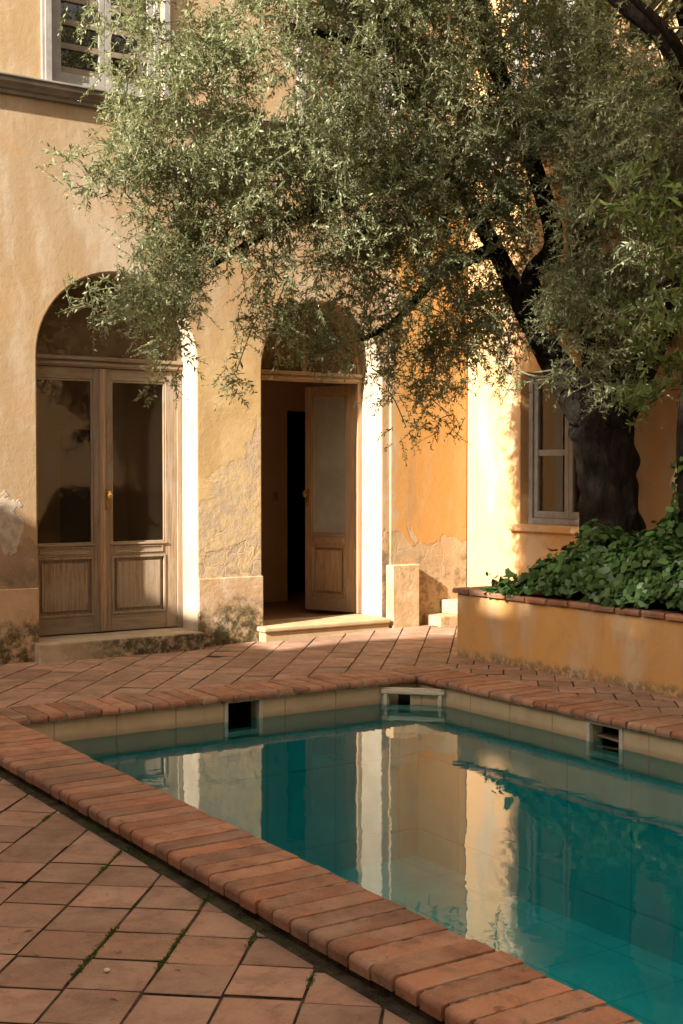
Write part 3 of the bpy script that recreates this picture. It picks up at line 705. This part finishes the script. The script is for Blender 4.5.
# ---------------------------------------------------------------- olive tree
ol = thing('olive_tree', 'big old olive tree with dark trunk growing in the planter and spreading over the doors', 'tree', (7.8, 7.8, .55))
limbs = [
    ([(7.82, 7.72, .5), (7.80, 7.76, .8), (7.80, 7.79, 1.2), (7.78, 7.80, 1.6), (7.76, 7.84, 1.95), (7.70, 7.98, 2.25)], [.36, .28, .24, .23, .235, .185]),
    ([(7.72, 7.90, 2.0), (7.55, 8.15, 2.5), (7.42, 8.42, 3.0), (7.22, 8.60, 3.55), (6.9, 8.7, 4.1), (6.3, 8.5, 4.6), (5.6, 8.3, 4.9), (4.9, 8.2, 4.9)], [.16, .125, .092, .07, .058, .048, .036, .026]),
    ([(7.42, 8.40, 2.95), (7.40, 8.32, 3.3), (7.5, 8.16, 3.55), (7.5, 8.34, 4.1), (7.3, 8.5, 4.8), (7.0, 8.5, 5.5), (6.6, 8.4, 6.2)], [.10, .085, .085, .07, .06, .045, .03]),
    ([(7.74, 7.85, 2.1), (7.86, 8.0, 2.8), (7.9, 8.22, 3.7), (8.0, 8.2, 4.6), (7.9, 8.0, 5.6), (7.8, 7.9, 6.3)], [.19, .14, .105, .08, .06, .04]),
    ([(7.78, 7.78, 2.0), (7.85, 7.4, 2.6), (7.8, 6.9, 3.3), (7.6, 6.3, 4.1), (7.4, 5.8, 4.9)], [.17, .12, .09, .07, .04]),
    ([(6.9, 8.7, 4.1), (6.2, 8.65, 4.0), (5.5, 8.5, 3.75), (4.8, 8.35, 3.4), (4.3, 8.25, 3.1)], [.06, .045, .035, .025, .015]),
    ([(7.22, 8.6, 3.55), (6.7, 8.7, 3.3), (6.3, 8.75, 2.9), (5.9, 8.7, 2.7)], [.06, .045, .03, .015]),
    ([(6.3, 8.5, 4.6), (5.6, 8.1, 5.2), (4.9, 7.9, 5.5), (4.3, 7.8, 5.6)], [.045, .035, .025, .015]),
    ([(7.3, 8.5, 4.8), (6.4, 8.1, 5.4), (5.6, 7.7, 5.9)], [.05, .035, .02]),
]
tr = MB()
def smooth_path(p, r, k=4):
    p = [Vector(q) for q in p]; P, Q = [], []
    for i in range(len(p) - 1):
        a, b, c, d = p[max(i - 1, 0)], p[i], p[i + 1], p[min(i + 2, len(p) - 1)]
        for j in range(k):
            t = j / k
            P.append(.5 * ((2 * b) + (c - a) * t + (2 * a - 5 * b + 4 * c - d) * t * t + (3 * b - a - 3 * c + d) * t ** 3)); Q.append(r[i] + (r[i + 1] - r[i]) * t)
    return P + [p[-1]], Q + [r[-1]]
limb_pts = []
for i, (p, r) in enumerate(limbs):
    P, Q = smooth_path(p, r, 12 if i == 0 else 4)
    v0 = len(tr.v); tr.tube(P, Q, 56 if i == 0 else 16, wob=.10 if i == 0 else .06)
    sg_ = 56 if i == 0 else 16
    for q in range(len(P)):                # folds and hollows of old wood
        for a_ in range(sg_):
            v = Vector(tr.v[v0 + q * sg_ + a_]); o_ = v - P[q]; th = 2 * math.pi * a_ / sg_
            n1_ = noise.noise(Vector((math.cos(th) * 2.2, math.sin(th) * 2.2, P[q].z * 1.1 + i * 7)))
            n2_ = 1 - abs(noise.noise(Vector((math.cos(th) * 6.5, math.sin(th) * 6.5, P[q].z * 2.4 + i * 3)))) * 2
            tr.v[v0 + q * sg_ + a_] = tuple(P[q] + o_ * (1 + .16 * n1_ + .085 * n2_))
    if i: limb_pts += [(np.array(a), b) for a, b in zip(P, Q)][2:]
tr.build('trunk', 'bark', ol, smooth=True)
def seg_dist(x, y, pl):
    m = 1e9
    for (x1, y1), (x2, y2) in zip(pl, pl[1:]):
        t = min(1, max(0, ((x - x1) * (x2 - x1) + (y - y1) * (y2 - y1)) / ((x2 - x1) ** 2 + (y2 - y1) ** 2))); m = min(m, math.hypot(x - x1 - t * (x2 - x1), y - y1 - t * (y2 - y1)))
    return m
bare = [[(603, 430), (560, 375), (525, 315), (510, 283), (490, 240)], [(525, 290), (552, 250), (541, 216), (536, 180)]]
def open_air(q, X, Y):
    """thin the crown where the old limbs and the lit wall show through"""
    if any(seg_dist(X, Y, b) < 25 for b in bare) and (q - CAM) @ Fv < 11.4: return rng.uniform() < .88
    if X < 480 and Y > 270: return rng.uniform() < .5
    if X < 480 and Y > 190: return rng.uniform() < .25
    return X < 640 and rng.uniform() < .08
outline = [(95, -60), (100, 60), (122, 108), (80, 160), (62, 185), (85, 200), (118, 190), (112, 230), (95, 255), (112, 275), (96, 298), (105, 318), (148, 340), (155, 365), (180, 335), (188, 300), (212, 272), (250, 272), (300, 300), (345, 305), (375, 325), (400, 360), (440, 368), (462, 380), (500, 372), (560, 380), (590, 405), (640, 430), (650, 370), (720, 380), (800, 300), (800, -700), (60, -700)]
ells = [((5.0, 8.2, 4.8), (1.7, 1.0, 1.25), 330), ((5.0, 8.3, 3.5), (1.3, .7, .85), 170), ((6.6, 8.3, 4.7), (1.5, 1.2, 1.5), 420), ((6.7, 8.5, 3.3), (1.2, .9, .9), 230), ((7.7, 8.2, 4.3), (1.0, 1.4, 1.5), 260),
        ((7.5, 7.4, 3.6), (1.0, 1.2, .9), 160), ((7.5, 6.6, 4.6), (1.0, 1.5, 1.3), 200), ((6.4, 7.8, 6.2), (2.0, 1.6, 1.0), 260), ((7.6, 7.9, 2.7), (.8, .7, .7), 110), ((5.4, 7.7, 5.7), (1.4, 1.2, .8), 200)]
back = lambda x: 8.84 + .275 * (x - 5.)          # the crown stops short of the facade along the line the low sun takes
cs, ow = [], []
for c, r, n in ells:
    k = 0
    while k < n:
        d = rng.normal(0, 1, 3); d /= np.linalg.norm(d); q = np.array(c) + d * np.array(r) * rng.uniform(.1, 1.) ** .5
        if q[0] > WX - .35 or q[1] > back(q[0]): k += .3; continue
        X, Y = px(q)
        if X < 800 and not inside(X, Y, outline): k += .25; continue
        if open_air(q, X, Y): k += .6; continue
        o = d + np.array([-.1, 0, .15]); cs.append(q); ow.append(unit(o)); k += 1
for poly, n in (([(135, 235), (205, 240), (190, 310), (165, 335), (128, 305)], 42), ([(258, 290), (330, 285), (335, 355), (268, 350)], 20), ([(372, 320), (465, 325), (455, 400), (400, 390)], 26), ([(180, 150), (470, 150), (470, 270), (180, 240)], 95), ([(560, 250), (660, 250), (650, 400), (585, 400)], 45), ([(440, 285), (560, 280), (548, 335), (445, 345)], 48), ([(400, 30), (520, 30), (510, 180), (400, 190)], 75), ([(120, 60), (240, 20), (240, 200), (110, 190)], 60)):
    k = 0; xs = [p[0] for p in poly]; ys = [p[1] for p in poly]
    while k < n:
        X, Y = rng.uniform(min(xs), max(xs)), rng.uniform(min(ys), max(ys))
        if not inside(X, Y, poly): continue
        r = Fv + Rv * (X - 341.5) / 1284 - Uv * (Y - 512) / 1284; dep = 8.3; back_off = rng.uniform(.12, .75)
        for _ in range(7): q = CAM + r * dep / r[1]; dep = (back(q[0]) if X < 540 else 7.75) - back_off
        if any(seg_dist(X, Y, b) < 25 for b in bare) and (q - CAM) @ Fv < 11.4: k += 1; continue
        cs.append(q); ow.append(unit(rng.normal(0, .6, 3) + [-.3, -.1, 0])); k += 1
# sprays at the tips that show against the wall
for X, Y, z in [(98, 170, 0), (112, 162, 0), (126, 154, 0), (138, 148, 0), (150, 140, 0), (85, 176, 0), (105, 35, 0), (125, 75, 0), (115, 160, 0), (125, 300, 0), (150, 318, 0), (165, 345, 0), (110, 305, 0), (260, 320, 0), (235, 372, 0), (245, 385, 0), (275, 345, 0), (330, 350, 0), (380, 370, 0), (390, 400, 0), (420, 395, 0), (445, 430, 0), (430, 360, 0), (455, 390, 0), (500, 380, 0), (470, 350, 0), (400, 340, 0), (360, 330, 0), (300, 330, 0), (190, 260, 0), (205, 240, 0), (160, 365, 0), (415, 430, 0), (440, 405, 0), (405, 375, 0), (370, 350, 0)]:
    r = Fv + Rv * (X - 341.5) / 1284 - Uv * (Y - 512) / 1284; dep = 8.35
    for _ in range(6): q = CAM + r * dep / r[1]; dep = back(q[0]) - .12 - .3 * rng.uniform()
    for _ in range(2 if Y < 330 or X < 200 else 1): cs.append(q + rng.normal(0, .06, 3)); ow.append(np.array([-.5, 0, -.5]))
cs = np.array(cs); ow = np.array(ow)
P, D, N, L, W, st = sprays(cs, ow, 9, .20, 18, .046, .34, .12, .85)
# thin boughs joining each clump to the nearest limb
LP = np.array([p for p, _ in limb_pts]); nodes = LP.copy()
order = np.argsort([np.linalg.norm(LP - c, axis=1).min() for c in cs])
for c in cs[order]:                                # every clump grows from the nearest wood already there
    b = nodes[int(np.argmin(np.linalg.norm(nodes - c, axis=1)))]; ln = np.linalg.norm(c - b)
    mid = (b + c) / 2 + np.array([0, 0, .12 * ln]) + rng.normal(0, .12 * ln + .01, 3)
    rr = .004 + .008 * min(1, ln / .8)
    PP, QQ = smooth_path([tuple(b), tuple(mid), tuple(c)], [rr, rr * .75, .0032], 3); st.tube(PP, QQ, 4)
    nodes = np.vstack([nodes, mid, c])
crown = leaves_mesh('crown', P, D, N, L, W, 'olive', ol)
st.build('twigs', 'twig', ol, fix=False)

ft = thing('plane_tree', 'unseen tall broad tree beyond the house across the court, crown shaped for its shade', 'tree', (-12, 1, -.1))
tb = MB(); tb.tube([(-12, 1, -.2), (-12, 1.05, 4), (-12.1, 1., 8), (-12, .9, 11), (-12, .3, 15.5)], [.4, .32, .25, .17, .06], 12, wob=.1)
for b_ in ((-12, 2.4, 11.5), (-11.5, -3.6, 11.5), (-12.6, 1.2, 12.6), (-12.4, -2, 12.8)): tb.tube([(-12.05, 1., 7.6), ((-12.05 + b_[0]) / 2, (1 + b_[1]) / 2 + .2, 9.6), b_], [.16, .1, .03], 8)
tb.build('trunk', 'bark', ft, smooth=True)
cc = []
while len(cc) < 470:
    d = rng.normal(0, 1, 3); q = np.array([-12, .1, 11.5]) + d / np.linalg.norm(d) * [1.5, 4.0, 2.2] * rng.uniform(0, 1) ** .4; cc.append(q)
while len(cc) < 1250:  # upper crown added to shade the right side of the olive
    d = rng.normal(0, 1, 3); q = np.array([-12, -.5, 14.4]) + d / np.linalg.norm(d) * [1.7, 3.1, 2.7] * rng.uniform(0, 1) ** .4
    if abs(q[1] - .95 - .275 * (q[0] + 12)) < .8 and abs(q[2] - 13.75 - .575 * (q[0] + 12)) < 1.25: continue      # hole cut in the crown to let sun onto the right-hand tree
    cc.append(q)
cc = np.array(cc); P, D, N, L, W, st = sprays(cc, unit(rng.normal(0, 1, (len(cc), 3))), 5, .55, 7, .17, .6, .2, .8, 0)
leaves_mesh('crown', P, D, N, L, W, 'far_leaf', ft, 'broad')

# ---------------------------------------------------------------- second tree on the right edge
bt = thing('broadleaf_tree', 'darker tree at the right edge with long glossy leaves, ivy at its foot', 'tree', (7.75, 6.75, .55))
tb = MB(); P_, Q_ = smooth_path([(7.78, 6.80, .5), (7.76, 6.80, 1.1), (7.74, 6.80, 1.8), (7.7, 6.72, 2.6), (7.55, 6.55, 3.6), (7.4, 6.5, 4.6), (7.1, 6.6, 5.6)], [.2, .155, .145, .13, .11, .09, .06], 5); tb.tube(P_, Q_, 14, wob=.1)
bl = [([(7.45, 6.52, 4.1), (7.1, 6.55, 4.7), (6.75, 6.7, 5.0), (6.45, 6.9, 5.4)], [.07, .055, .045, .03]), ([(7.5, 6.5, 3.8), (7.0, 6.2, 4.3), (6.6, 6.1, 4.6), (6.3, 6.3, 4.9)], [.06, .045, .035, .02]), ([(7.7, 6.72, 2.6), (7.2, 6.3, 2.9), (6.8, 6.1, 2.95), (6.5, 6.1, 2.85)], [.05, .03, .02, .01]), ([(7.6, 6.6, 3.3), (7.1, 6.3, 3.5), (6.8, 6.15, 3.5), (6.5, 6.1, 3.4)], [.045, .03, .02, .01]), ([(7.7, 6.72, 2.4), (7.3, 6.4, 2.5), (6.95, 6.25, 2.45)], [.04, .025, .01])]
bpts = []
for p, r in bl: P_, Q_ = smooth_path(p, r, 4); tb.tube(P_, Q_, 8, wob=.06); bpts += [np.array(q) for q in P_]
cs2, ow2 = [], []
for X, Y, dep in [(625, 195, 6.1), (650, 190, 6.1), (665, 205, 6.), (635, 225, 6.1), (655, 240, 6.), (670, 235, 6.), (640, 320, 6.), (660, 318, 6.), (678, 330, 6.), (640, 350, 6.05), (670, 365, 6.), (680, 385, 6.), (650, 300, 6.), (675, 300, 6.), (635, 400, 6.1), (650, 405, 6.1), (678, 270, 6.), (690, 340, 5.9), (700, 250, 5.9), (700, 390, 5.9)]:
    r = Fv + Rv * (X - 341.5) / 1284 - Uv * (Y - 512) / 1284; q = CAM + r * dep / r[1]; cs2.append(q); ow2.append(np.array([-.5, -.3, .25]))
for _ in range(80):
    q = np.array([7.45, 6.2, 5.6]) + rng.normal(0, 1, 3) * [.55, .7, .8]
    X, Y = px(q)
    if q[0] < WX - .3 and (X > 640 or Y < 20): cs2.append(q); ow2.append(unit(q - [7.4, 6.5, 4.2]))
cs2 = np.array(cs2); ow2 = np.array(ow2)
P, D, N, L, W, st = sprays(cs2, ow2, 5, .17, 13, .105, .25, .1, .6, .003)
BP = np.array(bpts)
for c in cs2:
    b = BP[int(np.argmin(np.linalg.norm(BP - c, axis=1)))]; mid = (b + c) / 2 + rng.normal(0, .05, 3); st.tube([tuple(b), tuple(mid), tuple(c)], [.012, .008, .004], 4)
leaves_mesh('crown', P, D, N, L, W, 'broad', bt, 'broad'); tb.add(st.v, st.f, 1); tb.build('trunk', ['bark', 'twig'], bt, smooth=True)

# ---------------------------------------------------------------- ivy in the planter
def mound(x, y):
    """height of the ivy above the planter rim"""
    t = (PLY - .42 - y)
    h = .08 + .46 * min(1, max(0, t / .65)) + .22 * max(0, min(1, (t - .9) / 1.2))
    e = min(1, max(0, (x - PLX - .0) / .26)) ** .5
    return h * e * (.85 + .2 * math.sin(4.1 * y + 2 * x) + .12 * math.sin(9.3 * y - 5 * x))
P, D, N, L = [], [], [], []
while len(P) < 15000:
    y = rng.uniform(2.5, PLY - .34); x = PLX + .03 + (WX - PLX - .08) * rng.uniform(0, 1) ** 2.1
    if rng.uniform() > .35 + .65 * min(1, (PLY - .2 - y) / .7): continue
    h = mound(x, y); gx = (mound(x + .03, y) - mound(x - .03, y)) / .06; gy = (mound(x, y + .03) - mound(x, y - .03)) / .06
    nrm = np.array([-gx, -gy, 1.]); nrm /= np.linalg.norm(nrm)
    z = .58 + h * rng.uniform(.35, 1.0) ** .5 + rng.normal(0, .02)
    if rng.uniform() < .03: z += rng.uniform(.02, .12)
    P.append((x + nrm[0] * .04, y, z)); nrm = unit(nrm + rng.normal(0, .38, 3)); N.append(nrm)
    d = np.array([-.7, -.2, -.6]) + rng.normal(0, .5, 3); D.append(d - nrm * (d @ nrm)); L.append(rng.uniform(.035, .085))
for _ in range(260):     # ivy climbing the second trunk
    th = rng.uniform(0, 6.28); z = rng.uniform(.9, 1.75); r = .17 + rng.uniform(0, .07) * (2 - z)
    n_ = np.array([math.cos(th), math.sin(th), .1]); P.append((7.75 + r * n_[0], 6.8 + r * n_[1], z)); N.append(unit(n_ + rng.normal(0, .4, 3))); D.append(np.array([0, 0, -1.]) + rng.normal(0, .4, 3)); L.append(rng.uniform(.04, .08))
P, D, N, L = map(np.array, (P, D, N, L))
ivy = leaves_mesh('ivy', P, D, N, L, L * .95, 'ivy', None, 'lobed'); ivy['kind'] = 'stuff'
tag(ivy, 'dense dark green ivy filling the planter around the tree trunks', 'ivy')
ib = MB(); ng = 14
for i in range(60):
    for j in range(ng):
        def q(i, j): x = PLX + .1 + (WX - PLX - .12) * j / ng; y = 2.5 + (PLY - .6 - 2.5) * i / 60; return (x, y, .5 + .78 * mound(x, y))
        ib.add([q(i, j), q(i + 1, j), q(i + 1, j + 1), q(i, j + 1)], [(0, 1, 2, 3)])
ibo = ib.build('leaf_litter', 'soil', pl, fix=False)
sp = thing('ivy_sprig', 'small ivy sprig by itself at the planter corner', 'plant', (7.35, 8.78, .58))
P, D, N, L = [], [], [], []; s_ = MB()
for k in range(6):
    b = np.array([7.40, 8.74, .56]); d = unit(np.array([rng.normal(-.1, .7), rng.normal(0, .6), .8])) * rng.uniform(.1, .2)
    s_.tube([tuple(b), tuple(b + d)], [.003, .002], 4)
    for t in np.linspace(.3, 1, 6):
        P.append(b + d * t); nn_ = unit(rng.normal(0, .6, 3) + [-.4, -.5, .6]); N.append(nn_); D.append(rng.normal(0, .7, 3) + [-.4, -.3, 0]); L.append(rng.uniform(.035, .06))
s_.build('stem', 'twig', sp, fix=False); P, D, N, L = map(np.array, (P, D, N, L)); leaves_mesh('foliage', P, D, N, L, L * .95, 'ivy', sp, 'lobed')

# ---------------------------------------------------------------- moss in the joints, pebble
P, D, N, L = [], [], [], []
SA, CA = math.sin(R(49.6)), math.cos(R(49.6))
for gx, gy, n in [(1.673, 4.143, 60), (1.85, 4.34, 50), (1.878, 3.985, 70), (2.053, 4.166, 40), (1.6, 4.06, 30), (2.27, 4.5, 50), (2.26, 4.0, 60), (2.28, 5.2, 50), (2.29, 5.9, 50), (2.28, 3.5, 60), (1.76, 4.24, 30), (1.97, 4.08, 30), (2.2, 5.0, 30)]:
    vv = (-(gx - 1.673) * SA + (gy - 4.143) * CA) / .262; sh = (round(vv) - vv) * .262; gx -= sh * SA; gy += sh * CA      # onto the nearest joint
    for _ in range(n * 4):
        t = rng.normal(0, .035); P.append((gx + .66 * t + rng.normal(0, .006), gy + .75 * t + rng.normal(0, .006), DZ - .006)); D.append((rng.normal(0, .6), rng.normal(0, .6), .8)); N.append(rng.normal(0, 1, 3)); L.append(rng.uniform(.006, .018))
for _ in range(8000):
    y = rng.uniform(1.8, 8.2); x = 2.338 - abs(rng.normal(0, .024))
    P.append((x, y, DZ - .004)); D.append((rng.normal(0, .6), rng.normal(0, .6), .8)); N.append(rng.normal(0, 1, 3)); L.append(rng.uniform(.003, .010) * (.4 + .6 * (math.sin(y * 5) + math.sin(y * 13.7) > .2)))
P, D, N, L = map(np.array, (P, D, N, L)); mo = leaves_mesh('moss', P, D, N, L, L * .4, 'moss', None); mo['kind'] = 'stuff'
tag(mo, 'green moss in the joints of the paving and along the brick pool edge', 'moss')
P, D, N, L = [], [], [], []
for x0, x1, y0, y1, zz, n in ((3.0, 7.0, 8.65, 10.4, .004, 70), (6.5, 7.05, 4.5, 8.9, .004, 60), (1.0, 2.3, 3.2, 8.0, DZ + .003, 26), (2.36, 2.7, 2.4, 8.3, .016, 10)):
    for _ in range(n):
        x, y = rng.uniform(x0, x1), rng.uniform(y0, y1); th = rng.uniform(0, 6.28)
        P.append((x, y, zz + slope(x, y) + .002)); D.append((math.cos(th), math.sin(th), rng.uniform(-.02, .15))); N.append((rng.normal(0, .2), rng.normal(0, .2), 1)); L.append(rng.uniform(.025, .05))
P, D, N, L = map(np.array, (P, D, N, L)); fl = leaves_mesh('fallen_leaves', P, D, N, L, L * .3, 'dry', None); fl['kind'] = 'stuff'
tag(fl, 'dry fallen olive leaves scattered over the terracotta paving', 'leaves')
bm = bmesh.new(); bmesh.ops.create_icosphere(bm, subdivisions=2, radius=.011)
for v in bm.verts: v.co *= 1 + rng.normal(0, .06); v.co.z *= .7
me = bpy.data.meshes.new('pebble'); bm.to_mesh(me); bm.free(); me.materials.append(M['pebble']); pb = bpy.data.objects.new('pebble', me); C.objects.link(pb); pb.location = (1.682, 4.003, DZ + .006)
tag(pb, 'tiny pale pebble lying on a terracotta tile of the lower deck', 'pebble')

# ---------------------------------------------------------------- light, sky, camera
S = Vector((1, .275, -.575)).normalized()
sun = bpy.data.lights.new('sun', 'SUN'); sun.energy = 5.; sun.angle = R(.53); sun.color = (1., .90, .76)
so = bpy.data.objects.new('sun', sun); C.objects.link(so); so.rotation_euler = S.to_track_quat('-Z', 'Y').to_euler(); so.location = (-12, 0, 14)
w = bpy.data.worlds.new('World'); bpy.context.scene.world = w; w.use_nodes = True; nt = w.node_tree
bg = nt.nodes['Background']; sky = nt.nodes.new('ShaderNodeTexSky'); sky.sky_type = 'NISHITA'; sky.sun_disc = False
sky.sun_elevation = math.asin(-S.z); sky.sun_rotation = math.atan2(-S.x, -S.y); sky.air_density = 1.; sky.dust_density = 3.; sky.ozone_density = .6
hs = nt.nodes.new('ShaderNodeHueSaturation'); hs.inputs['Saturation'].default_value = .35
nt.links.new(sky.outputs[0], hs.inputs['Color']); tn = nt.nodes.new('ShaderNodeMix'); tn.data_type = 'RGBA'; tn.blend_type = 'MULTIPLY'; tn.inputs[0].default_value = 1; nt.links.new(hs.outputs[0], tn.inputs[6]); tn.inputs[7].default_value = (1., .87, .71, 1)   # hazy golden evening air
nt.links.new(tn.outputs[2], bg.inputs[0]); bg.inputs[1].default_value = .113
cam = bpy.data.cameras.new('camera'); cam.sensor_fit = 'VERTICAL'; cam.sensor_height = 36; cam.lens = 1284 / 1024 * 36; cam.clip_end = 500; cam.clip_start = .05
co = bpy.data.objects.new('camera', cam); C.objects.link(co); co.location = (0, 0, 1.6); co.rotation_euler = (math.pi / 2 - PIT, 0, -YAW)
sc = bpy.context.scene; sc.camera = co
sc.view_settings.view_transform = 'Standard'; sc.view_settings.look = 'None'; sc.view_settings.gamma = 1; sc.view_settings.use_curve_mapping = False
sc.view_settings.exposure = 1.85
sc.render.engine = 'CYCLES'; sc.cycles.use_denoising = True; sc.cycles.max_bounces = 10; sc.cycles.diffuse_bounces = 5; sc.cycles.transparent_max_bounces = 16
sc.cycles.sample_clamp_indirect = 8
